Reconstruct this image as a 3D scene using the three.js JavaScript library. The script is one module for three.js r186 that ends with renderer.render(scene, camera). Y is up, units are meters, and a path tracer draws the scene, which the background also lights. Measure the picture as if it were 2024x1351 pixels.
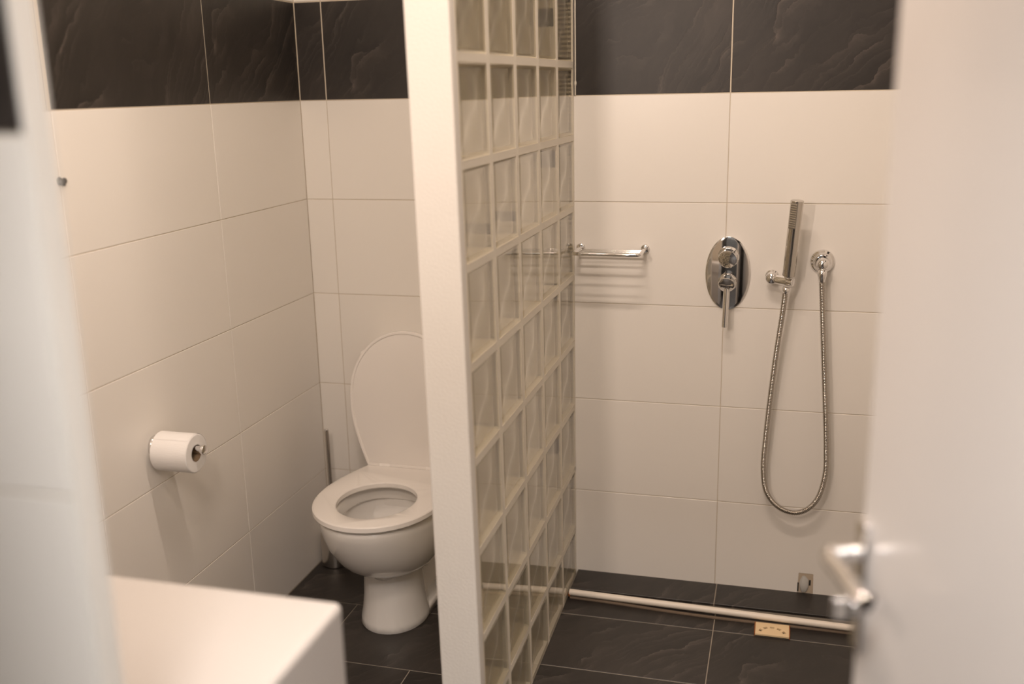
import * as THREE from 'three';
import { RoundedBoxGeometry } from 'three/addons/geometries/RoundedBoxGeometry.js';
import { mergeGeometries, mergeVertices, toCreasedNormals } from 'three/addons/utils/BufferGeometryUtils.js';
import { RectAreaLightUniformsLib } from 'three/addons/lights/RectAreaLightUniformsLib.js';
import { createNoise2D, createNoise3D } from 'simplex-noise';

// ---------------------------------------------------------------- camera, exposure, lights
const scene = new THREE.Scene();
scene.background = new THREE.Color(0x000000);
const renderer = new THREE.WebGLRenderer({ antialias: true });
renderer.toneMapping = THREE.LinearToneMapping;
renderer.toneMappingExposure = 1.20;
renderer.shadowMap.enabled = true;
RectAreaLightUniformsLib.init();

const camera = new THREE.PerspectiveCamera(37.57, 2024 / 1351, 0.05, 30);
camera.position.set(1.4617, 1.4976, 2.9109);
camera.rotation.set(-0.2481, 0.268, -0.0208, 'YXZ');
camera.focus = 2.72;
camera.userData.fStop = 1.7;
scene.add(camera);

const CEIL = 2.7, FLOOR = -0.04;
const WARM = [1.0, 0.815, 0.685], NEUTRAL = [1.0, 0.97, 0.95];
const LAMPS = [
  { name: 'ceiling_batten_light', label: 'long narrow warm ceiling light across the room tilted towards the back wall', at: [1.02, CEIL - 0.065, 1.24], size: [0.80, 0.06], power: 92, color: WARM, aim: [0.02, -0.90, -0.44] },
  { name: 'ceiling_panel_light', label: 'square warm ceiling light panel just inside the bathroom door', at: [1.10, CEIL - 0.02, 2.43], size: [0.3, 0.3], power: 48, color: WARM, aim: [0, -1, 0] },
  { name: 'mirror_light', label: 'narrow upright warm wall light above the white vanity counter', at: [0.76, 1.66, 2.16], size: [0.06, 0.36], power: 110, color: WARM, aim: [0, 0, -1] },
  { name: 'hall_panel_light', label: 'square ceiling light panel outside the bathroom door', at: [1.35, CEIL - 0.02, 3.4], size: [0.5, 0.5], power: 74, color: NEUTRAL, aim: [0, -1, 0] },
];

// ---------------------------------------------------------------- helpers
function rng(seed) { let s = seed >>> 0; return () => { s = (s + 0x6D2B79F5) >>> 0; let t = s; t = Math.imul(t ^ (t >>> 15), t | 1); t ^= t + Math.imul(t ^ (t >>> 7), t | 61); return ((t ^ (t >>> 14)) >>> 0) / 4294967296; }; }
const rand = rng(7);
const used = {};
function numbered(name) {
  const n = used[name] = (used[name] ?? -1) + 1;
  return n ? `${name}_${String(n).padStart(3, '0')}` : name;
}
function add(o, parent) { o.castShadow = o.receiveShadow = true; (parent || scene).add(o); return o; }
function obj(name, geo, mat, parent) {
  const g = Array.isArray(geo) ? mergeGeometries(geo.map(flat)) : geo;
  const m = new THREE.Mesh(g, mat); m.name = numbered(name);
  return add(m, parent);
}
function flat(g) {          // same attributes everywhere, so that geometries can be joined
  g = g.index ? g.toNonIndexed() : g;
  for (const k of Object.keys(g.attributes)) if (!['position', 'normal', 'uv'].includes(k)) g.deleteAttribute(k);
  if (!g.attributes.uv) g.setAttribute('uv', new THREE.BufferAttribute(new Float32Array(g.attributes.position.count * 2), 2));
  return g;
}
function thing(name, label, category, pos = [0, 0, 0], group) {
  const o = new THREE.Group(); o.name = numbered(name); o.position.set(...pos); scene.add(o);
  o.userData = { label, category, kind: 'thing' };
  if (group) o.userData.group = group;
  return o;
}
function struct(name, label, pos = [0, 0, 0]) {
  const o = new THREE.Group(); o.name = numbered(name); o.position.set(...pos); scene.add(o);
  o.userData = { label, kind: 'structure' };
  return o;
}
const box = (w, h, d, x = 0, y = 0, z = 0) => new THREE.BoxGeometry(w, h, d).translate(x, y, z);
const rbox = (w, h, d, r, x = 0, y = 0, z = 0, seg = 3) => new RoundedBoxGeometry(w, h, d, seg, r).translate(x, y, z);
const span = (x0, x1, y0, y1, z0, z1) => box(x1 - x0, y1 - y0, z1 - z0, (x0 + x1) / 2, (y0 + y1) / 2, (z0 + z1) / 2);
const rspan = (x0, x1, y0, y1, z0, z1, r, seg = 3) => rbox(x1 - x0, y1 - y0, z1 - z0, r, (x0 + x1) / 2, (y0 + y1) / 2, (z0 + z1) / 2, seg);
const lathe = (pts, seg = 40) => new THREE.LatheGeometry(pts.map(p => new THREE.Vector2(...p)), seg);
const V = (...a) => new THREE.Vector3(...a);
function along(geo, a, b) {   // turns a geometry built up the y axis so that it runs from a towards b
  const d = V(...b).sub(V(...a)).normalize();
  return geo.applyQuaternion(new THREE.Quaternion().setFromUnitVectors(V(0, 1, 0), d)).translate(...a);
}
const dist = (a, b) => V(...a).distanceTo(V(...b));
function rod(a, b, r, seg = 20, bev = 0) {
  const L = dist(a, b), e = bev || Math.min(r * 0.3, L / 4);
  return along(lathe([[0, 0], [r - e, 0], [r, e], [r, L - e], [r - e, L], [0, L]], seg), a, b);
}
const tube = (pts, r, n = 60, seg = 14) => new THREE.TubeGeometry(new THREE.CatmullRomCurve3(pts.map(p => V(...p)), false, 'centripetal'), n, r, seg);
function loft(rings, { capStart = true, capEnd = true } = {}) {   // rings: arrays of [x, y, z] with equal counts
  const n = rings[0].length, pos = [], idx = [];
  for (const r of rings) for (const p of r) pos.push(...p);
  for (let i = 0; i < rings.length - 1; i++) for (let j = 0; j < n; j++) {
    const a = i * n + j, b = i * n + (j + 1) % n, c = a + n, d = b + n;
    idx.push(a, c, b, b, c, d);
  }
  const cap = (k, flip) => {
    const c = [0, 1, 2].map(q => rings[k].reduce((s, p) => s + p[q], 0) / n), m = pos.length / 3; pos.push(...c);
    for (let j = 0; j < n; j++) flip ? idx.push(m, k * n + j, k * n + (j + 1) % n) : idx.push(m, k * n + (j + 1) % n, k * n + j);
  };
  if (capStart) cap(0, true);
  if (capEnd) cap(rings.length - 1, false);
  const g = new THREE.BufferGeometry();
  g.setAttribute('position', new THREE.Float32BufferAttribute(pos, 3)); g.setIndex(idx); g.computeVertexNormals();
  return g;
}

// ---------------------------------------------------------------- procedural textures
const n2 = createNoise2D(rng(11)), n2b = createNoise2D(rng(23));
const fbm = (f, x, y, o = 5) => { let s = 0, a = 0.5; for (let i = 0; i < o; i++) { s += a * f(x, y); x *= 2.03; y *= 2.03; a *= 0.5; } return s; };
function dataTex(w, h, fn, srgb) {
  const d = new Uint8Array(w * h * 4);
  for (let y = 0; y < h; y++) for (let x = 0; x < w; x++) { const c = fn(x / w, y / h), k = (y * w + x) * 4; d[k] = c[0]; d[k + 1] = c[1]; d[k + 2] = c[2]; d[k + 3] = 255; }
  const t = new THREE.DataTexture(d, w, h); t.wrapS = t.wrapT = THREE.RepeatWrapping; t.magFilter = THREE.LinearFilter; t.minFilter = THREE.LinearMipmapLinearFilter; t.generateMipmaps = true;
  if (srgb) t.colorSpace = THREE.SRGBColorSpace;
  t.needsUpdate = true; return t;
}
function slateAt(u, v) {      // layered, feathered ledges of slate-look porcelain, in units of 1.2 m
  const x = u * 1.2, y = v * 1.2;
  const t = 0.82, warp = 0.07 * n2(x * 1.5, y * 1.5) + 0.022 * fbm(n2b, x * 6, y * 6, 4) + 0.004 * fbm(n2, x * 46, y * 46, 3);
  const a = x * Math.sin(t) - y * Math.cos(t) + warp, b = x * Math.cos(t) + y * Math.sin(t);
  let ledge = 0, vein = 0;
  for (const [k, w, o] of [[9, 1, 0], [21, 0.7, 5], [44, 0.45, 11]]) {
    const q = a * k + 0.45 * fbm(n2, a * k * 0.5 + o, b * 3.5 + o, 4), saw = q - Math.floor(q);
    const mask = Math.max(0, fbm(n2b, a * 7 + o * 3, b * 3.2 - o, 3) + 0.10);
    ledge += w * (saw - 0.5) * mask; vein += w * Math.exp(-saw * 9) * mask;
  }
  const streak = fbm(n2, a * 60, b * 4, 4);
  return { h: ledge + 0.25 * streak, vein, streak, soft: fbm(n2b, x * 1.9, y * 1.9, 3), grit: n2(x * 420, y * 420) };
}
const slateMap = dataTex(1024, 1024, (u, v) => {
  const s = slateAt(u, v);
  const k = Math.max(0.55, 1 - 0.5 * s.h + 0.25 * s.soft + 1.15 * s.vein + 0.2 * s.streak + 0.04 * s.grit);
  return [48 * k, 43.5 * k, 40.5 * k].map(c => Math.min(255, c));
}, true);
const slateBump = dataTex(1024, 1024, (u, v) => { const s = slateAt(u, v), k = 128 + 110 * s.h + 40 * s.vein + 10 * s.grit; const c = Math.max(0, Math.min(255, k)); return [c, c, c]; });
const plasterBump = dataTex(512, 512, (u, v) => { const k = 128 + 85 * fbm(n2, u * 52, v * 52, 4) + 40 * n2b(u * 150, v * 150); const c = Math.max(0, Math.min(255, k)); return [c, c, c]; });

// ---------------------------------------------------------------- materials
const col = (r, g, b) => new THREE.Color().setRGB(r, g, b);
const std = o => new THREE.MeshStandardMaterial(o);
const phys = o => new THREE.MeshPhysicalMaterial(o);
const M = {
  slate: std({ map: slateMap, bumpMap: slateBump, bumpScale: 0.0008, roughness: 0.44 }),
  groutPale: std({ color: col(0.60, 0.53, 0.43), roughness: 0.95 }),
  groutFloor: std({ color: col(0.30, 0.26, 0.21), roughness: 0.95 }),
  ceiling: std({ color: col(0.82, 0.80, 0.77), roughness: 0.9 }),
  plaster: std({ color: col(0.70, 0.67, 0.625), roughness: 0.85, bumpMap: plasterBump, bumpScale: 0.0006 }),
  mortar: std({ color: col(0.88, 0.82, 0.71), roughness: 0.9, bumpMap: plasterBump, bumpScale: 0.001 }),
  ceramic: phys({ color: col(0.86, 0.83, 0.79), roughness: 0.16, clearcoat: 0.6, clearcoatRoughness: 0.06 }),
  seat: phys({ color: col(0.86, 0.82, 0.78), roughness: 0.24, clearcoat: 0.3, clearcoatRoughness: 0.1 }),
  plastic: std({ color: col(0.86, 0.83, 0.79), roughness: 0.35 }),
  pipe: std({ color: col(0.82, 0.74, 0.64), roughness: 0.4 }),
  dirt: std({ color: col(0.24, 0.16, 0.10), roughness: 0.9 }),
  rust: std({ color: col(0.28, 0.10, 0.03), roughness: 0.9 }),
  chrome: std({ color: col(0.80, 0.79, 0.78), metalness: 1, roughness: 0.06 }),
  steel: std({ color: col(0.66, 0.62, 0.57), metalness: 1, roughness: 0.22 }),
  polished: std({ color: col(0.60, 0.57, 0.53), metalness: 1, roughness: 0.09 }),
  hose: std({ color: col(0.44, 0.405, 0.36), metalness: 1, roughness: 0.2 }),
  hook: std({ color: col(0.07, 0.065, 0.062), metalness: 0.3, roughness: 0.35 }),
  dark: std({ color: col(0.02, 0.018, 0.016), roughness: 0.7 }),
  nozzle: std({ color: col(0.20, 0.18, 0.145), roughness: 0.6 }),
  paper: std({ color: col(0.88, 0.86, 0.84), roughness: 0.95, bumpMap: plasterBump, bumpScale: 0.0004 }),
  card: std({ color: col(0.30, 0.21, 0.13), roughness: 0.95 }),
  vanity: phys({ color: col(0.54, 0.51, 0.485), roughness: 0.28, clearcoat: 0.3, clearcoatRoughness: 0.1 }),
  doorPaint: phys({ color: col(0.68, 0.65, 0.63), roughness: 0.3, clearcoat: 0.35, clearcoatRoughness: 0.12 }),
  trim: std({ color: col(0.70, 0.69, 0.66), roughness: 0.5 }),
  water: phys({ color: col(0.95, 0.97, 0.96), roughness: 0.02, transmission: 1, thickness: 0, ior: 1.33 }),
  glass: phys({ color: col(0.95, 0.94, 0.90), roughness: 0.02, transmission: 1, thickness: 0, ior: 1.7 }),
  glassWave: phys({ color: col(0.94, 0.92, 0.86), roughness: 0.48, transmission: 1, thickness: 0, ior: 1.7 }),
  glassFrost: phys({ color: col(0.94, 0.92, 0.86), roughness: 0.75, transmission: 1, thickness: 0, ior: 1.5 }),
  lampGlow: std({ color: col(0.9, 0.9, 0.9), emissive: col(...WARM), emissiveIntensity: 4 }),
  hallGlow: std({ color: col(0.9, 0.9, 0.9), emissive: col(...NEUTRAL), emissiveIntensity: 3 }),
  lampRing: std({ color: col(0.8, 0.8, 0.8), roughness: 0.4 }),
};
const whiteTiles = [0.0, -0.012, 0.01].map(d => phys({ color: col(0.855 + d, 0.82 + d, 0.77 + d), roughness: 0.36, clearcoat: 0.15, clearcoatRoughness: 0.25 }));

// ---------------------------------------------------------------- tiles
const tileCache = {};
function tileGeo(w, h, variant = 0) {       // a thin chamfered tile, front face at z = 0, centred; uv in units of 1.2 m
  const key = `${w.toFixed(4)},${h.toFixed(4)},${variant}`;
  if (tileCache[key]) return tileCache[key];
  const c = 0.0009, t = 0.008, X = w / 2, Y = h / 2, p = [], uv = [];
  const r = rng(977 * variant + 13), ou = w / 2.4 + r() * Math.max(0, 1 - w / 1.2), ov = h / 2.4 + r() * Math.max(0, 1 - h / 1.2);
  const quad = (a, b, cc, d) => { for (const q of [a, b, cc, a, cc, d]) { p.push(...q); uv.push(ou + q[0] / 1.2, ov + q[1] / 1.2); } };
  const F = [[-X + c, -Y + c, 0], [X - c, -Y + c, 0], [X - c, Y - c, 0], [-X + c, Y - c, 0]];
  const S = [[-X, -Y, -c], [X, -Y, -c], [X, Y, -c], [-X, Y, -c]], B = [[-X, -Y, -t], [X, -Y, -t], [X, Y, -t], [-X, Y, -t]];
  quad(...F);
  for (let i = 0; i < 4; i++) { const j = (i + 1) % 4; quad(S[i], S[j], F[j], F[i]); quad(B[i], B[j], S[j], S[i]); }
  quad(B[3], B[2], B[1], B[0]);
  const g = new THREE.BufferGeometry();
  g.setAttribute('position', new THREE.Float32BufferAttribute(p, 3)); g.setAttribute('uv', new THREE.Float32BufferAttribute(uv, 2)); g.computeVertexNormals();
  return tileCache[key] = g;
}
const VARIANTS = 4;
let variant = 0;
function layTile(parent, x0, x1, y0, y1, gap, dark) {
  if (x1 - x0 < 0.012 || y1 - y0 < 0.012) return null;
  const k = dark ? variant++ % VARIANTS : 0;
  const m = obj('tile', tileGeo(x1 - x0 - gap, y1 - y0 - gap, k), dark ? M.slate : whiteTiles[Math.floor(rand() * 3)], parent);
  m.position.set((x0 + x1) / 2, (y0 + y1) / 2, (rand() - 0.5) * 0.0004);
  m.rotation.set((rand() - 0.5) * 0.0012, (rand() - 0.5) * 0.0010, 0);
  return m;
}
const ROWS = [0.262, 0.564, 0.866, 1.168, 1.47, 1.759, 2.061];
const rowEdges = bottom => [bottom, ...ROWS, CEIL];
function tiledWall(name, label, pos, turn, cols, bottom, skip) {
  const w = struct(name, label, pos); w.rotation.y = turn;
  const x0 = cols[0], x1 = cols[cols.length - 1];
  obj('grout', span(x0 - 0.1, x1 + 0.1, FLOOR - 0.1, CEIL, -0.12, -0.0016), M.groutPale, w);
  const r = rowEdges(bottom);
  for (let j = 0; j < r.length - 1; j++) for (let i = 0; i < cols.length - 1; i++) {
    if (skip && skip(i, j)) continue;
    const dark = Math.abs(r[j] - 1.47) < 1e-6;
    layTile(w, cols[i], cols[i + 1], r[j], r[j + 1], dark ? 0.0042 : 0.0020, dark);
  }
  return w;
}

// ---------------------------------------------------------------- room shell
const RIGHT = 1.98, FRONT = 4.3, LEDGE = -0.0127;
const xJ = [0.0, 0.0882, 0.6948, 1.3014, 1.908, RIGHT];
// back wall; the lowest tile in the shower has a square notch broken out of it
const NOTCH = { x0: 1.548, x1: 1.594, y1: 0.051 };
const wallBack = tiledWall('wall_back', 'tiled back wall behind the toilet and the shower, with a dark slate band', [0, 0, 0], 0, xJ, FLOOR, (i, j) => i === 3 && j === 0);
{
  const g = 0.0013, a = xJ[3] + g, b = xJ[4] - g, c = FLOOR + g, d = ROWS[0] - g, s = new THREE.Shape();
  s.moveTo(a, c); s.lineTo(NOTCH.x0, c); s.lineTo(NOTCH.x0 + 0.003, NOTCH.y1); s.lineTo(NOTCH.x1 - 0.001, NOTCH.y1 - 0.001); s.lineTo(NOTCH.x1 + 0.002, c); s.lineTo(b, c); s.lineTo(b, d); s.lineTo(a, d); s.closePath();
  obj('tile', new THREE.ExtrudeGeometry(s, { depth: 0.006, bevelEnabled: true, bevelSize: 0.0008, bevelThickness: 0.001, bevelOffset: -0.0008, bevelSegments: 1 }).translate(0, 0, -0.007), whiteTiles[0], wallBack);
}
const zJ = [0, 0.512, 1.116, 1.72, 2.324, 2.928, 3.532, FRONT];
const wallLeft = tiledWall('wall_left', 'tiled left wall beside the toilet, white below a dark slate band', [0, 0, 0], Math.PI / 2, zJ.map(z => -z).reverse(), FLOOR);
for (const [z0, z1] of [[1.118, 1.1275], [1.1295, 1.141]]) obj('edge_strip', rspan(-z1, -z0, 1.471, 1.757, -0.004, 0.0016, 0.0007, 1), M.groutPale, wallLeft);
tiledWall('wall_right', 'tiled right wall of the shower behind the open door', [RIGHT, 0, 0], -Math.PI / 2, zJ, FLOOR);
{
  const w = struct('wall_front', 'plain dark wall behind the camera');
  obj('wall_panel', span(0, RIGHT, FLOOR - 0.1, CEIL, FRONT, FRONT + 0.1), std({ color: col(0.05, 0.045, 0.04), roughness: 0.7 }), w);
  const c = struct('ceiling', 'plain white ceiling');
  obj('ceiling_panel', span(-0.12, RIGHT + 0.12, CEIL, CEIL + 0.1, -0.12, FRONT + 0.1), M.ceiling, c);
}
// entrance wall with its doorway, and the nib wall that carries the vanity counter
{
  const w = struct('wall_entrance', 'wall around the doorway where the door is hinged');
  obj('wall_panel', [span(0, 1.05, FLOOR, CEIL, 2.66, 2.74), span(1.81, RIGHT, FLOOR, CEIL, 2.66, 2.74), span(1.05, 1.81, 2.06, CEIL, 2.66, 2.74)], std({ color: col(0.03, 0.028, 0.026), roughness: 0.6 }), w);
}
const NIB = { x: 0.892, z: 2.243, t: 0.028 };
{
  const w = struct('wall_nib', 'near tiled wall end at the left edge, white with a dark slate band', [0, 0, NIB.z]);
  obj('wall_core', span(0, NIB.x - 0.001, FLOOR, CEIL, -NIB.t, -0.0016), M.groutPale, w);
  const r = rowEdges(FLOOR), cols = [0.0, 0.289, NIB.x - 0.003];
  for (let j = 0; j < r.length - 1; j++) for (let i = 0; i < 2; i++) layTile(w, cols[i], cols[i + 1], r[j], r[j + 1], 0.0026, Math.abs(r[j] - 1.47) < 1e-6);
  obj('corner_trim', rspan(NIB.x - 0.003, NIB.x + 0.001, FLOOR, CEIL, -NIB.t - 0.001, 0.0005, 0.0015), M.trim, w);
}
// floor: bed of grout, slate tiles on it, and the raised strip along the shower wall
{
  const f = struct('floor', 'dark slate tiled floor with pale joints', [0, FLOOR, 0]); f.rotation.x = -Math.PI / 2;
  obj('grout', span(-0.12, RIGHT + 0.12, -FRONT - 0.1, 0.12, -0.12, -0.0012), M.groutFloor, f);
  const zs = [0, 0.329, 0.633, 0.937, 1.241, 1.545, 1.849, 2.153, 2.457, 2.761, 3.065, 3.369, 3.673, 3.977, FRONT];
  for (let j = 0; j < zs.length - 1; j++) {
    const first = j % 2 ? 0.24 : 0.527, xs = [0]; for (let x = first; x < RIGHT; x += 0.606) xs.push(x); xs.push(RIGHT);
    for (let i = 0; i < xs.length - 1; i++) {
      if (zs[j] < 1.0) { if (xs[i] < 0.82) layTile(f, xs[i], Math.min(xs[i + 1], 0.82), -zs[j + 1], -zs[j], 0.0030, true); }
      else layTile(f, xs[i], xs[i + 1], -zs[j + 1], -zs[j], 0.0030, true);
    }
  }
  const sx = [0.82, 1.314, 1.92, RIGHT], sz = [0.134, 0.238, 0.522, 0.826, 1.241];
  for (let j = 0; j < 4; j++) for (let i = 0; i < 3; i++) layTile(f, sx[i], sx[i + 1], -Math.min(sz[j + 1], 1.241), -sz[j], 0.0030, true);
}
{
  const s = struct('floor_ledge', 'raised slate strip along the foot of the shower wall', [0, LEDGE, 0]); s.rotation.x = -Math.PI / 2;
  obj('grout', span(0.868, RIGHT, -0.129, 0, FLOOR - LEDGE, -0.0012), M.groutFloor, s);
  layTile(s, 0.868, 1.308, -0.131, 0, 0.0030, true); layTile(s, 1.308, 1.915, -0.131, 0, 0.0030, true); layTile(s, 1.915, RIGHT, -0.131, 0, 0.0030, true);
}

// ---------------------------------------------------------------- glass block partition
{
  const XC = 0.8215, HALF = 0.0415, PZ = 0.209, PY = 0.2036, Y0 = 1.556, COLS = 5;
  const lean = (y, z) => (0.84 - y) * 0.0134 * Math.max(0, z);      // the free end stands slightly out of plumb
  const t = thing('glass_block_partition', 'glass block partition with white plastered end between toilet and shower', 'partition');
  const JH = 0.0175, JV = 0.022;
  const waves = (u, v) => 0.0050 * Math.sin(2.7 * v + 1.7 * Math.sin(2.2 * u + 0.4)) + 0.0010 * Math.sin(5 * u - 3 * v);
  function blockGeo(h, d) {
    const outer = new RoundedBoxGeometry(HALF * 2, h, d, 3, 0.006);
    const N = 20, hy = h / 2 - 0.009, hz = d / 2 - 0.009, inner = HALF - 0.012;
    const face = s => {
      const pos = [], idx = [], o = 0;
      for (let i = 0; i <= N; i++) for (let j = 0; j <= N; j++) {
        const u = i / N * 2 - 1, v = j / N * 2 - 1, edge = Math.min(1, (1 - Math.max(Math.abs(u), Math.abs(v))) * 5);
        pos.push(s * (inner + edge * waves(u * s, v)), u * hy, v * hz);
      }
      for (let i = 0; i < N; i++) for (let j = 0; j < N; j++) {
        const a = o + i * (N + 1) + j, b = a + 1, c = a + N + 1, e = c + 1;
        s > 0 ? idx.push(a, b, c, b, e, c) : idx.push(a, c, b, b, c, e);   // faces turned into the hollow
      }
      const g = new THREE.BufferGeometry(); g.setAttribute('position', new THREE.Float32BufferAttribute(pos, 3)); g.setIndex(idx); g.computeVertexNormals();
      return g;
    };
    return [outer, face(1), face(-1)];
  }
  const full = blockGeo(PY - JH, PZ - JV), rows = [];
  for (let y = Y0 + 4 * PY; y > FLOOR + 0.04; y -= PY) rows.push(y);             // joint heights, top to bottom
  const edges = [...rows, FLOOR - 0.004];
  const strips = [];
  const ZEND = COLS * PZ + 0.003;
  for (let k = 0; k <= COLS; k++) strips.push(new THREE.BoxGeometry(HALF * 2 - 0.003, CEIL - FLOOR, k === 0 ? JV / 2 : JV, 1, 30, 1).translate(0, (CEIL + FLOOR) / 2, k === 0 ? JV / 4 : k * PZ));
  for (const y of rows) if (y < CEIL - 0.02) strips.push(new THREE.BoxGeometry(HALF * 2 - 0.003, JH, ZEND, 1, 1, 20).translate(0, y, ZEND / 2));
  strips.push(new THREE.BoxGeometry(HALF * 2 - 0.003, 0.03, ZEND, 1, 1, 20).translate(0, FLOOR + 0.001, ZEND / 2));
  const grout = mergeGeometries(strips.map(flat)), gp = grout.attributes.position;
  for (let i = 0; i < gp.count; i++) gp.setX(i, XC + gp.getX(i) + lean(gp.getY(i), gp.getZ(i)));
  obj('mortar_joints', grout, M.mortar, t);
  for (let j = 0; j < edges.length - 1; j++) for (let k = 0; k < COLS; k++) {
    const last = j === edges.length - 2, h = edges[j] - edges[j + 1] - (last ? JH / 2 : JH);
    const yc = last ? edges[j] - JH / 2 - h / 2 : (edges[j] + edges[j + 1]) / 2, zc = (k + 0.5) * PZ;
    const [body, wavy, back] = last ? (tileCache.lowBlock ??= blockGeo(h, PZ - JV)) : full, b = obj('glass_block', body, M.glass, t);
    obj('inner_face', wavy, M.glassWave, b); obj('inner_face', back, M.glassFrost, b);
    b.position.set(XC + lean(yc, zc), yc, zc + (k === 0 ? 0 : 0)); b.rotation.z = 0.0134 * zc;
  }
  // plastered end cap
  const post = new RoundedBoxGeometry(0.089, CEIL - FLOOR, 0.034, 4, 0.005), pp = post.attributes.position;
  post.translate(0, (CEIL + FLOOR) / 2, ZEND + 0.022);
  for (let i = 0; i < pp.count; i++) { const y = pp.getY(i), z = pp.getZ(i); pp.setX(i, XC + 0.0005 + pp.getX(i) + lean(y, z)); }
  const uv = post.attributes.uv; for (let i = 0; i < uv.count; i++) uv.setXY(i, pp.getX(i) / 0.5 + pp.getZ(i) / 0.5, pp.getY(i) / 0.5);
  obj('plaster_end', post, M.plaster, t);
  const sil = tube([[0.8665, 1.772, 0.004], [0.8668, 1.6, 0.004], [0.8666, 1.49, 0.005], [0.866, 1.472, 0.003]], 0.0022, 24, 8);
  const blob = new THREE.SphereGeometry(0.0045, 12, 8).scale(0.8, 2.0, 0.8).translate(0.867, 1.505, 0.005);
  obj('silicone_bead', [sil, blob], M.mortar, t);
}

// ---------------------------------------------------------------- toilet
{
  const X = 0.38, t = thing('toilet', 'white ceramic toilet with lid up beside the glass block partition', 'toilet', [X, FLOOR, 0]);
  const N = 72;
  const egg = (h, hw, zf, zb, sq = 0.8) => { const r = [], zc = zb + 0.44 * (zf - zb); for (let i = 0; i < N; i++) { const a = i / N * Math.PI * 2, s = Math.sin(a), c = Math.cos(a); r.push([hw * Math.sign(s) * Math.pow(Math.abs(s), c < 0 ? sq : 0.96), h, zc + (c > 0 ? (zf - zc) * c : (zc - zb) * -Math.pow(-c, 0.9))]); } return r; };
  const rings = [
    [0.0, 0.098, 0.476, 0.262], [0.006, 0.101, 0.480, 0.26], [0.022, 0.099, 0.476, 0.262], [0.05, 0.0935, 0.468, 0.27], [0.09, 0.0895, 0.460, 0.28], [0.14, 0.0875, 0.456, 0.285], [0.172, 0.088, 0.458, 0.285],
    [0.180, 0.0895, 0.461, 0.283], [0.186, 0.100, 0.474, 0.275], [0.192, 0.114, 0.496, 0.265], [0.202, 0.127, 0.519, 0.254], [0.222, 0.141, 0.546, 0.242], [0.25, 0.155, 0.573, 0.225], [0.285, 0.167, 0.600, 0.206], [0.325, 0.1755, 0.621, 0.19], [0.355, 0.1795, 0.633, 0.18],
    [0.374, 0.181, 0.638, 0.178], [0.384, 0.180, 0.637, 0.178], [0.389, 0.176, 0.633, 0.181], [0.391, 0.170, 0.627, 0.186],
    [0.391, 0.125, 0.586, 0.285], [0.388, 0.118, 0.579, 0.291], [0.38, 0.1155, 0.576, 0.294], [0.352, 0.114, 0.574, 0.296], [0.347, 0.117, 0.577, 0.293], [0.346, 0.126, 0.586, 0.285], [0.33, 0.127, 0.586, 0.284],
    [0.29, 0.120, 0.574, 0.288], [0.24, 0.099, 0.54, 0.298], [0.20, 0.077, 0.50, 0.305], [0.165, 0.056, 0.46, 0.315], [0.13, 0.04, 0.43, 0.325], [0.11, 0.02, 0.40, 0.345]];
  const shell = toCreasedNormals(loft(rings.map(r => egg(...r))), 0.9);
  // rear: deck under the hinges, narrow waste leg and the foot flange that runs to the wall
  const ring4 = (h, hw, z0, z1, r) => { const s = [], n = 8; for (const [cx, cz, a0] of [[hw - r, z1 - r, 0], [-(hw - r), z1 - r, 1], [-(hw - r), z0 + r, 2], [hw - r, z0 + r, 3]]) for (let i = 0; i <= n; i++) { const a = (a0 + i / n) * Math.PI / 2; s.push([cx + r * Math.cos(a), h, cz + r * Math.sin(a)]); } return s.reverse(); };
  const deck = loft([ring4(0.30, 0.10, 0.008, 0.28, 0.03), ring4(0.325, 0.140, 0.006, 0.29, 0.035), ring4(0.35, 0.158, 0.005, 0.29, 0.035), ring4(0.382, 0.164, 0.004, 0.29, 0.035), ring4(0.390, 0.158, 0.008, 0.285, 0.034)]);
  const leg = loft([ring4(0.0, 0.070, 0.01, 0.33, 0.02), ring4(0.02, 0.060, 0.012, 0.33, 0.02), ring4(0.08, 0.048, 0.014, 0.33, 0.02), ring4(0.18, 0.050, 0.012, 0.33, 0.02), ring4(0.26, 0.07, 0.01, 0.33, 0.03), ring4(0.32, 0.11, 0.008, 0.30, 0.03)]);
  const footRing = (h, k) => { const r = []; for (let i = 0; i < 40; i++) { const a = i / 40 * Math.PI * 2, s = Math.sin(a), c = Math.cos(a); const z = c > 0 ? 0.30 + (0.176 - k) * c : 0.30 + (0.294 - k) * Math.sign(c) * Math.pow(-c, 0.45); r.push([(0.100 - k + (c < 0 ? 0.014 * Math.min(1, -c * 2) : 0)) * Math.sign(s) * Math.pow(Math.abs(s), c < 0 ? 0.5 : 1), h, z]); } return r; };
  const foot = loft([footRing(0, 0), footRing(0.02, 0.001), footRing(0.027, 0.004), footRing(0.030, 0.010)]);
  obj('bowl', [shell, deck, leg, foot].map(flat), M.ceramic, t);
  const water = obj('water', lathe([[0.0, 0], [0.052, 0], [0.05, -0.004], [0, -0.004]].reverse(), 40).scale(1, 1, 1.25), M.water, t); water.position.set(0, 0.17, 0.385);
  obj('floor_bolt', lathe([[0, 0.017], [0.006, 0.016], [0.009, 0.011], [0.0095, 0], [0, 0]].reverse(), 20).translate(0.082, 0.028, 0.2), M.plastic, t);
  // seat ring and lid share one outline
  const zb = 0.205, zm = 0.425, zf = 0.648, HW = 0.184;
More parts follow.
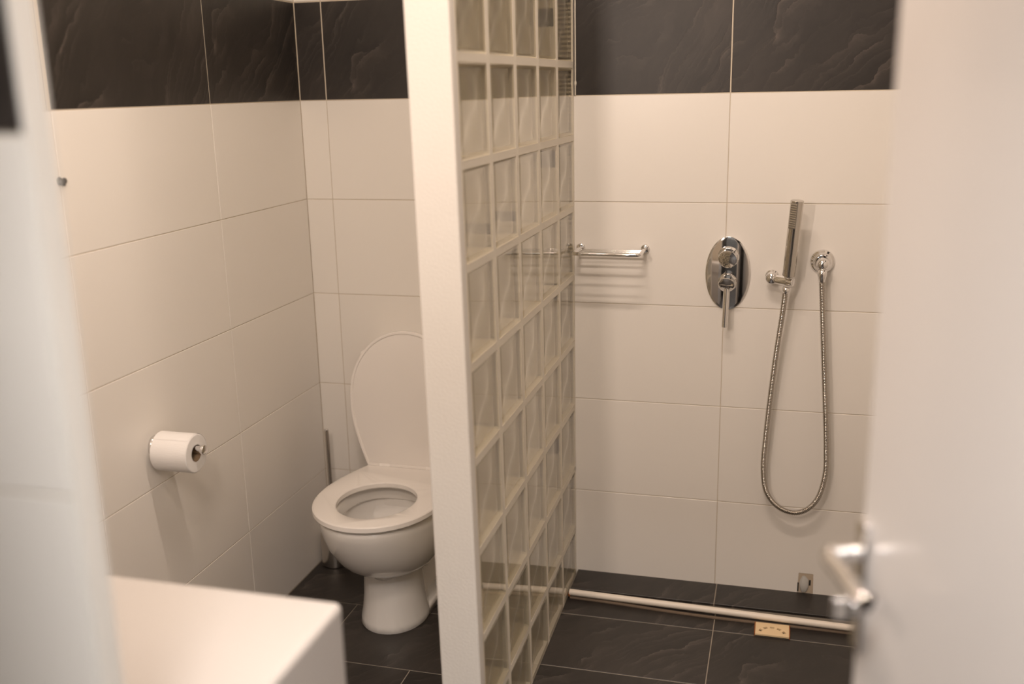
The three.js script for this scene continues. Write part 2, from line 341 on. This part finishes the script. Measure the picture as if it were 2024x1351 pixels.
  const outline = (grow = 0) => { const p = []; const n = 40; for (let i = 0; i <= n; i++) { const k = i / n, z = zb + (zm - zb) * k; p.push([0.132 + (HW - 0.132) * Math.sin(k * Math.PI / 2) + grow, z - (i ? 0 : grow)]); } for (let i = 1; i <= 2 * n; i++) { const a = i / (2 * n) * Math.PI; p.push([(HW + grow) * Math.cos(a), zm + (zf - zm + grow) * Math.pow(Math.sin(a), 0.94)]); } for (let i = n; i >= 0; i--) { const k = i / n; p.push([-(0.132 + (HW - 0.132) * Math.sin(k * Math.PI / 2)) - grow, zb + (zm - zb) * k - (i ? 0 : grow)]); } return p; };
  const shape = (pts, fz) => new THREE.Shape(pts.map(([x, z]) => new THREE.Vector2(x, fz(z))));
  const seatShape = shape(outline(-0.005), z => -z);
  const hole = []; for (let i = 0; i < 64; i++) { const a = i / 64 * Math.PI * 2; hole.push(new THREE.Vector2(0.117 * Math.sin(a), -(0.452 + (Math.cos(a) > 0 ? 0.138 : 0.128) * Math.cos(a)))); }
  seatShape.holes.push(new THREE.Path(hole));
  const seatGeo = new THREE.ExtrudeGeometry(seatShape, { depth: 0.008, bevelEnabled: true, bevelThickness: 0.0055, bevelSize: 0.0055, bevelSegments: 5, curveSegments: 8 }).rotateX(-Math.PI / 2).translate(0, 0.400, 0);
  obj('seat', toCreasedNormals(seatGeo, 0.7), M.seat, t);
  const lidPlate = new THREE.ExtrudeGeometry(shape(outline(-0.004), z => z - zb), { depth: 0.008, bevelEnabled: true, bevelThickness: 0.004, bevelSize: 0.004, bevelSegments: 4, curveSegments: 8 });
  const rim = shape(outline(-0.003), z => z - zb); rim.holes.push(new THREE.Path(outline(-0.008).map(([x, z]) => new THREE.Vector2(x, z - zb))));
  const lidRim = new THREE.ExtrudeGeometry(rim, { depth: 0.0012, bevelEnabled: true, bevelThickness: 0.0016, bevelSize: 0.0016, bevelSegments: 3, curveSegments: 8 }).translate(0, 0, 0.0115);
  const lid = obj('lid', [toCreasedNormals(lidPlate, 0.7), toCreasedNormals(lidRim, 0.7)], M.seat, t); lid.position.set(0, 0.411, 0.196); lid.rotation.x = -0.06; lid.scale.y = 0.965;
  for (const s of [-1, 1]) obj('hinge', [rod([s * 0.075 - 0.018, 0.414, 0.204], [s * 0.075 + 0.018, 0.414, 0.204], 0.0085), rod([s * 0.075, 0.388, 0.204], [s * 0.075, 0.41, 0.204], 0.007)], M.seat, t);
  const cis = obj('cistern', [rspan(-0.162, 0.162, 0.392, 0.730, 0.006, 0.145, 0.024, 5), rspan(-0.166, 0.166, 0.730, 0.760, 0.006, 0.149, 0.012, 4)], M.plastic, t);
  obj('flush_button', lathe([[0, 0.006], [0.019, 0.006], [0.021, 0.004], [0.021, 0], [0, 0]].reverse(), 28).translate(0, 0.759, 0.076), M.chrome, cis);
}

// toilet brush in the corner
{
  const t = thing('toilet_brush', 'toilet brush with thin steel handle in the corner behind the toilet', 'brush', [0.056, FLOOR, 0.085]);
  obj('holder', lathe([[0, 0], [0.041, 0], [0.045, 0.004], [0.045, 0.105], [0.043, 0.109], [0.013, 0.112], [0.0, 0.112]], 36), M.steel, t);
  const h = obj('handle', rod([0.0, 0.112, 0], [0.0, 0.472, 0.004], 0.0072, 20, 0.002), M.steel, t);
  obj('handle_cap', lathe([[0, 0.006], [0.005, 0.006], [0.0076, 0.004], [0.0076, 0], [0, 0]].reverse(), 20).translate(0, 0.470, 0.004), M.chrome, h);
}

// toilet roll on its holder
{
  const y = 0.667, z = 0.905, t = thing('toilet_roll_holder', 'chrome wall peg carrying the toilet roll on the left wall', 'holder', [0, y, z]);
  const ax = g => g.rotateZ(-Math.PI / 2);
  obj('rose', ax(lathe([[0, 0], [0.027, 0], [0.027, 0.006], [0.025, 0.009], [0, 0.010]], 36)), M.chrome, t);
  const arm = obj('arm', rod([0.008, 0, 0], [0.134, 0, 0], 0.0085), M.chrome, t);
  obj('end_cap', ax(lathe([[0, 0], [0.0105, 0], [0.0118, 0.0015], [0.0118, 0.0085], [0.0105, 0.010], [0, 0.010]], 28)).translate(0.129, 0, 0), M.chrome, arm);
  const r = thing('toilet_roll', 'white toilet paper roll hanging on the chrome wall peg', 'toilet roll', [0.0165, y - 0.0108, z]);
  const R = 0.0475, ri = 0.0205, L = 0.099, pts = [];
  pts.push([ri, 0], [R - 0.002, 0], [R, 0.002], [R, L - 0.002], [R - 0.002, L]);
  for (let k = 1; k <= 9; k++) pts.push([R - 0.002 - k * 0.0025, L - (k % 2) * 0.0006]);
  pts.push([ri, L], [ri, 0]);
  obj('paper', ax(lathe(pts, 56)), M.paper, r);
  obj('core', ax(lathe([[ri - 0.001, 0.001], [ri, 0.001], [ri, L - 0.001], [ri - 0.001, L - 0.001], [ri - 0.001, 0.001]], 40)), M.card, r);
  // loose outer sheet: a thin wrapped strip with a ragged end
  const sheet = [], si = [], n = 26;
  for (let i = 0; i <= n; i++) for (let j = 0; j <= 12; j++) {
    const a = -0.6 + i / n * 2.5, lift = i > n - 4 ? (i - n + 4) * 0.0007 : 0, rg = i === n ? 0.0012 * n2(j * 1.7, 3) : 0, rr = R + 0.0006 + lift + rg;
    sheet.push(0.0015 + (L - 0.003) * j / 12, Math.cos(a) * rr, -Math.sin(a) * rr);
  }
  for (let i = 0; i < n; i++) for (let j = 0; j < 12; j++) { const a = i * 13 + j; si.push(a, a + 1, a + 13, a + 1, a + 14, a + 13); }
  const sg = new THREE.BufferGeometry(); sg.setAttribute('position', new THREE.Float32BufferAttribute(sheet, 3)); sg.setIndex(si); sg.computeVertexNormals();
  obj('loose_sheet', sg, std({ color: col(0.88, 0.86, 0.84), roughness: 0.95, side: THREE.DoubleSide }), r);
}

// robe hook far up the left wall
{
  const t = thing('robe_hook', 'small grey robe hook high on the left wall', 'hook', [0, 1.327, 1.119]);
  const ax = g => g.rotateZ(-Math.PI / 2);
  obj('rose', ax(lathe([[0, 0], [0.0078, 0], [0.0078, 0.002], [0.007, 0.003], [0, 0.003]], 28)).scale(1, 1.15, 0.9), M.hook, t);
  obj('peg', [ax(lathe([[0, 0], [0.005, 0], [0.005, 0.006], [0.0064, 0.009], [0.0058, 0.012], [0, 0.013]], 24)).translate(0.002, 0.001, 0), rbox(0.005, 0.012, 0.009, 0.002, 0.0095, -0.004, 0)], M.hook, t);
}

// ---------------------------------------------------------------- shower fittings
{
  const t = thing('soap_basket', 'chrome wire soap basket on the shower wall beside the glass blocks', 'basket', [0.9765, 1.033, 0]);
  const W = 0.0955;
  obj('frame', [tube([[-W, 0, 0.006], [-W, 0, 0.05], [-W, 0, 0.105], [-W + 0.004, 0, 0.116], [-W + 0.016, 0, 0.12], [0, 0, 0.12], [W - 0.016, 0, 0.12], [W - 0.004, 0, 0.116], [W, 0, 0.105], [W, 0, 0.05], [W, 0, 0.006]], 0.0056, 120, 14)], M.chrome, t);
  for (const z of [0.022, 0.040, 0.059, 0.080, 0.101]) obj('wire', rod([-W, -0.003, z], [W, -0.003, z], 0.0022, 10), M.chrome, t);
  for (const s of [-1, 1]) obj('rose', lathe([[0, 0], [0.0125, 0], [0.013, 0.002], [0.0125, 0.005], [0.009, 0.008], [0, 0.009]], 30).rotateX(Math.PI / 2).translate(s * W, 0, 0), M.chrome, t);
}
{
  const t = thing('shower_mixer', 'oval chrome shower mixer with round knob and lever', 'mixer tap', [1.3105, 0.967, 0]);
  const dome = [[1, 0], [1, 0.003], [0.985, 0.0042]];
  for (let i = 1; i <= 14; i++) { const q = 0.985 * (1 - i / 14); dome.push([q, 0.0042 + 0.0065 * (0.97 - q * q)]); }
  obj('plate', lathe(dome, 72).rotateX(Math.PI / 2).scale(0.0638, 0.1065, 1), M.chrome, t);
  const cyl = (r, L, sx, sy) => {    // stepped knob whose end is cut at a slant
    const g = lathe([[0, 0], [r * 1.14, 0], [r * 1.14, 0.007], [r * 1.05, 0.009], [r * 1.05, 0.012], [r, 0.015], [r, 0.022], [r, L - 0.003], [r - 0.0012, L - 0.0008], [r - 0.003, L], [0, L]], 48).rotateX(Math.PI / 2), p = g.attributes.position;
    for (let i = 0; i < p.count; i++) if (p.getZ(i) > L - 0.01) p.setZ(i, p.getZ(i) + sx * p.getX(i) + sy * p.getY(i));
    return toCreasedNormals(g, 0.5);
  };
  const k = obj('diverter_knob', cyl(0.0265, 0.054, 0.25, 0.40), M.chrome, t); k.position.set(0.001, 0.050, 0.009);
  const v = obj('lever_hub', cyl(0.0235, 0.052, 0.05, 0.75), M.chrome, t); v.position.set(0.0, -0.024, 0.009);
  obj('lever', rod([0.0, -0.010, 0.036], [-0.002, -0.123, 0.048], 0.0085, 24, 0.002), M.chrome, v);
}
{
  const t = thing('shower_bracket', 'small chrome bracket holding the hand shower', 'bracket', [1.4335, 0.9625, 0]);
  obj('rose', lathe([[0, 0], [0.019, 0], [0.019, 0.003], [0.017, 0.006], [0.012, 0.008], [0.0115, 0.02], [0, 0.02]], 36).rotateX(Math.PI / 2), M.chrome, t);
  obj('knob', lathe([[0, 0], [0.0135, 0.0], [0.0165, 0.004], [0.0175, 0.012], [0.0165, 0.021], [0.012, 0.027], [0, 0.029]], 36).rotateX(Math.PI / 2).translate(0, 0, 0.02), M.chrome, t);
  obj('arm', rod([0.012, -0.002, 0.04], [0.058, -0.005, 0.062], 0.0130, 28, 0.002), M.chrome, t);
}
{
  const t = thing('hand_shower', 'slim chrome hand shower with its hose looping down the shower wall', 'hand shower', [1.4745, 0.958, 0.066]);
  const bottom = [0.0045, 0.0185, 0.004], top = [0.0175, 0.229, 0.024];
  const L = dist(bottom, top), r = 0.0176;
  const wand = lathe([[0, 0], [r - 0.002, 0], [r, 0.002], [r, L - 0.0015], [r - 0.0015, L], [0, L]], 48);
  obj('wand', [along(wand, bottom, top), along(lathe([[0, -0.006], [0.011, -0.006], [0.0125, 0], [0.0125, 0.006], [0, 0.006]], 24), bottom, top)], M.polished, t);
  const face = obj('nozzle_plate', along(rbox(0.019, 0.070, 0.003, 0.001, 0, L - 0.040, r - 0.0005).rotateY(-0.4), bottom, top), M.nozzle, t);
  const ribs = []; for (let i = 0; i < 11; i++) ribs.push(along(rbox(0.0165, 0.0030, 0.0026, 0.0009, 0, L - 0.071 + i * 0.0062, r + 0.0012, 2).rotateY(-0.4), bottom, top));
  ribs.forEach(g => obj('nozzle_rib', g, M.steel, face));
  obj('cone_nut', along(lathe([[0, 0], [0.0085, 0.0], [0.0098, 0.006], [0.0098, 0.016], [0, 0.016]], 28), [-0.002, -0.030, -0.001], bottom), M.chrome, t);
  // ribbed metal hose: swept with a rippled radius
  const W = [[1.4723, 0.9315, 0.0640], [1.4675, 0.87, 0.057], [1.452, 0.713, 0.046], [1.4365, 0.497, 0.041], [1.4335, 0.39, 0.040], [1.444, 0.325, 0.040], [1.4675, 0.288, 0.040], [1.500, 0.267, 0.040], [1.536, 0.2635, 0.040], [1.568, 0.281, 0.040], [1.592, 0.316, 0.040], [1.608, 0.39, 0.040], [1.6065, 0.47, 0.040], [1.597, 0.60, 0.041], [1.580, 0.808, 0.043], [1.5686, 0.956, 0.044]];
  const curve = new THREE.CatmullRomCurve3(W.map(p => V(p[0] - 1.4745, p[1] - 0.958, p[2] - 0.066)), false, 'centripetal');
  curve.arcLengthDivisions = 600;
  const len = curve.getLength(), pitch = 0.0046, S = Math.round(len / pitch) * 4, R = 10, fr = curve.computeFrenetFrames(S), rg = [];
  for (let i = 0; i <= S; i++) { const c = curve.getPointAt(i / S), rad = 0.0073 + 0.0011 * Math.cos(i / 4 * Math.PI * 2), q = []; for (let j = 0; j < R; j++) { const a = -j / R * Math.PI * 2; q.push([0, 1, 2].map(m => c.getComponent(m) + rad * (Math.cos(a) * fr.normals[i].getComponent(m) + Math.sin(a) * fr.binormals[i].getComponent(m)))); } rg.push(q); }
  obj('hose', loft(rg), M.hose, t);
}
{
  const t = thing('wall_outlet', 'round chrome hose outlet on the shower wall right of the hand shower', 'outlet', [1.5685, 1.0085, 0]);
  obj('rose', lathe([[0, 0], [0.033, 0], [0.033, 0.004], [0.031, 0.008], [0.026, 0.010], [0.025, 0.014], [0.021, 0.019], [0.018, 0.021], [0, 0.022]], 48).rotateX(Math.PI / 2), M.chrome, t);
  obj('elbow', [new THREE.SphereGeometry(0.0185, 32, 20).translate(0, -0.003, 0.036), lathe([[0, 0], [0.012, 0.0], [0.0125, 0.014], [0.008, 0.034], [0.0, 0.034]].map(([a, b]) => [a, -b]).reverse(), 30).translate(0, -0.017, 0.044), rod([0, 0, 0.018], [0, -0.002, 0.04], 0.015, 28)], M.chrome, t);
}

// pipe along the ledge, drain and broken-out outlet
{
  const t = thing('floor_pipe', 'white round pipe lying along the edge of the shower ledge', 'pipe', [0, 0, 0]);
  const a = [0.8690, -0.0205, 0.1415], b = [RIGHT - 0.012, -0.0205, 0.178];
  obj('pipe_tube', rod(a, b, 0.0098, 24, 0.001), M.pipe, t);
  obj('dirty_sealant', tube([[0.872, -0.037, 0.144], [1.0, -0.037, 0.150], [1.18, -0.038, 0.162], [1.3, -0.038, 0.168], [1.40, -0.038, 0.169], [1.6, -0.038, 0.168], [1.75, -0.037, 0.171]], 0.0052, 60, 8), std({ color: col(0.16, 0.115, 0.08), roughness: 0.9 }), t);
  obj('rust_stain', new THREE.SphereGeometry(0.008, 14, 10).scale(0.55, 1.1, 1.2).translate(0.8695, -0.026, 0.143), M.rust, t);
}
{
  const t = thing('floor_drain', 'square cream floor drain with slots beside the white pipe', 'drain', [1.4795, FLOOR, 0.2065]);
  const s = new THREE.Shape(); s.moveTo(-0.046, -0.034); s.lineTo(0.046, -0.034); s.lineTo(0.046, 0.030); s.lineTo(-0.046, 0.030); s.closePath();
  for (let i = 0; i < 5; i++) {
    const a = Math.PI * (0.14 + 0.18 * i), a0 = a - 0.19, a1 = a + 0.19, h = new THREE.Path(), c = [0, -0.028];
    h.absarc(c[0], c[1], 0.041, a0, a1, false); h.absarc(c[0], c[1], 0.0305, a1, a0, true); h.closePath(); s.holes.push(h);
  }
  obj('grate', new THREE.ExtrudeGeometry(s, { depth: 0.004, bevelEnabled: true, bevelThickness: 0.001, bevelSize: 0.001, bevelSegments: 2, curveSegments: 6 }).rotateX(-Math.PI / 2).translate(0, 0.004, 0), std({ color: col(0.80, 0.60, 0.36), roughness: 0.5 }), t);
  obj('sump', box(0.09, 0.003, 0.064, 0, 0.0018, 0), M.dark, t);
  for (const k of [-1, 1]) obj('rim', box(0.003, 0.008, 0.066, k * 0.0485, 0.004, 0), M.rust, t);
}
{
  const t = thing('pipe_outlet', 'capped white pipe stub in a broken tile notch above the floor', 'pipe', [1.571, LEDGE, 0]);
  obj('recess', [span(-0.0225, 0.023, 0.001, 0.0622, -0.0014, -0.0006)], std({ color: col(0.50, 0.41, 0.31), roughness: 0.95 }), t);
  const lump = new THREE.SphereGeometry(1, 28, 20), lp = lump.attributes.position;
  for (let i = 0; i < lp.count; i++) { const k = 1 + 0.07 * n2(lp.getX(i) * 2.1 + 5, lp.getY(i) * 2.1 + lp.getZ(i)); lp.setXYZ(i, lp.getX(i) * 0.0135 * k, lp.getY(i) * 0.0275 * k, lp.getZ(i) * 0.008 * k); }
  lump.computeVertexNormals();
  obj('stub', lump.translate(-0.003, 0.028, 0.0), std({ color: col(0.72, 0.70, 0.66), roughness: 0.8, bumpMap: plasterBump, bumpScale: 0.002 }), t);
  obj('gap', rbox(0.005, 0.018, 0.002, 0.0009, 0.0135, 0.034, 0.0, 2), M.dark, t); obj('gap', rbox(0.004, 0.03, 0.002, 0.0009, -0.0205, 0.017, 0.0, 2), M.dark, t);
}

// ---------------------------------------------------------------- vanity counter
{
  const t = thing('vanity_counter', 'white vanity counter with rounded edges behind the near wall end', 'counter', [0, FLOOR, 0]);
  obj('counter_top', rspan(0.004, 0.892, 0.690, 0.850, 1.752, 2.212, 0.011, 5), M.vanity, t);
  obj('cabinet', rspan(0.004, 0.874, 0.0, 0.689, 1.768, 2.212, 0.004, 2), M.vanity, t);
}

// ---------------------------------------------------------------- door
{
  const free = [1.553, 1.90], hinge = [1.765, 2.63];
  const dx = hinge[0] - free[0], dz = hinge[1] - free[1], L = Math.hypot(dx, dz);
  const d = struct('door_1', 'open white door at the right edge with chrome handle', [free[0], FLOOR, free[1]]);
  d.rotation.y = Math.atan2(-dz, dx);          // local x runs from the free edge to the hinge, +z is the side with the handle
  obj('door_leaf', rspan(0, L, 0.006, 2.05, -0.040, 0, 0.003, 2), M.doorPaint, d);
  const side = 1;
  const hx = 0.014, hy = 1.072;
  obj('handle_plate', rspan(hx - 0.0125, hx + 0.0125, hy - 0.109, hy + 0.034, 0, side * 0.007, 0.003, 3), M.chrome, d);
  const out = side * 0.038;
  obj('lever', [rod([hx, hy, 0], [hx, hy, out + side * 0.003], 0.0095, 24), tube([[hx, hy, out - side * 0.002], [hx + 0.012, hy, out + side * 0.003], [hx + 0.035, hy, out + side * 0.002], [hx + 0.062, hy - 0.001, out + side * 0.001], [hx + 0.090, hy - 0.003, out - side * 0.001], [hx + 0.097, hy - 0.003, out - side * 0.006]], 0.0085, 50, 16)], M.chrome, d);
  const turn = obj('thumb_turn', rod([hx, hy - 0.062, side * 0.006], [hx, hy - 0.062, side * 0.016], 0.012, 28), M.chrome, d);
  obj('thumb_grip', rspan(hx - 0.0035, hx + 0.0035, hy - 0.074, hy - 0.050, side * 0.014, side * 0.032, 0.003, 3), M.chrome, turn);
  for (const y of [0.25, 1.75]) obj('hinge', rod([L - 0.004, y, -0.006], [L - 0.004, y + 0.09, -0.006], 0.007, 18), M.steel, d);
}

// ---------------------------------------------------------------- lamps
for (const p of LAMPS) {
  const [w, d] = p.size, t = thing(p.name, p.label, 'lamp', p.at), aim = V(...p.aim).normalize();
  // the fixture is built shining down and then turned to its aim, keeping its long side level
  const down = aim.clone().negate(), side = Math.abs(aim.y) > 0.999 ? V(1, 0, 0) : V(1, 0, 0).addScaledVector(aim, -aim.x).normalize();
  t.quaternion.setFromRotationMatrix(new THREE.Matrix4().makeBasis(side, down, side.clone().cross(down)));
  obj('frame', rspan(-w / 2 - 0.015, w / 2 + 0.015, 0, 0.02, -d / 2 - 0.015, d / 2 + 0.015, 0.004, 2), M.lampRing, t);
  obj('diffuser', span(-w / 2, w / 2, -0.004, 0.0, -d / 2, d / 2), p.color === WARM ? M.lampGlow : M.hallGlow, t);
  if (Math.abs(aim.y) < 0.999) obj('bracket', along(lathe([[0, 0], [0.012, 0], [0.012, 0.04], [0, 0.04]], 16), [0, 0.018, 0], aim.y ? [0, 0.018 + 0.05 * Math.abs(aim.y), 0.05] : [0, 0.1, 0]), M.lampRing, t);
  const l = new THREE.RectAreaLight(col(...p.color), p.power, w, d), q = V(...p.at).addScaledVector(aim, 0.012);
  l.position.copy(q);
  if (side.x < 1) l.up.copy(side.clone().cross(aim));
  l.lookAt(q.clone().add(aim)); scene.add(l);
}

scene.updateMatrixWorld(true);
renderer.render(scene, camera);
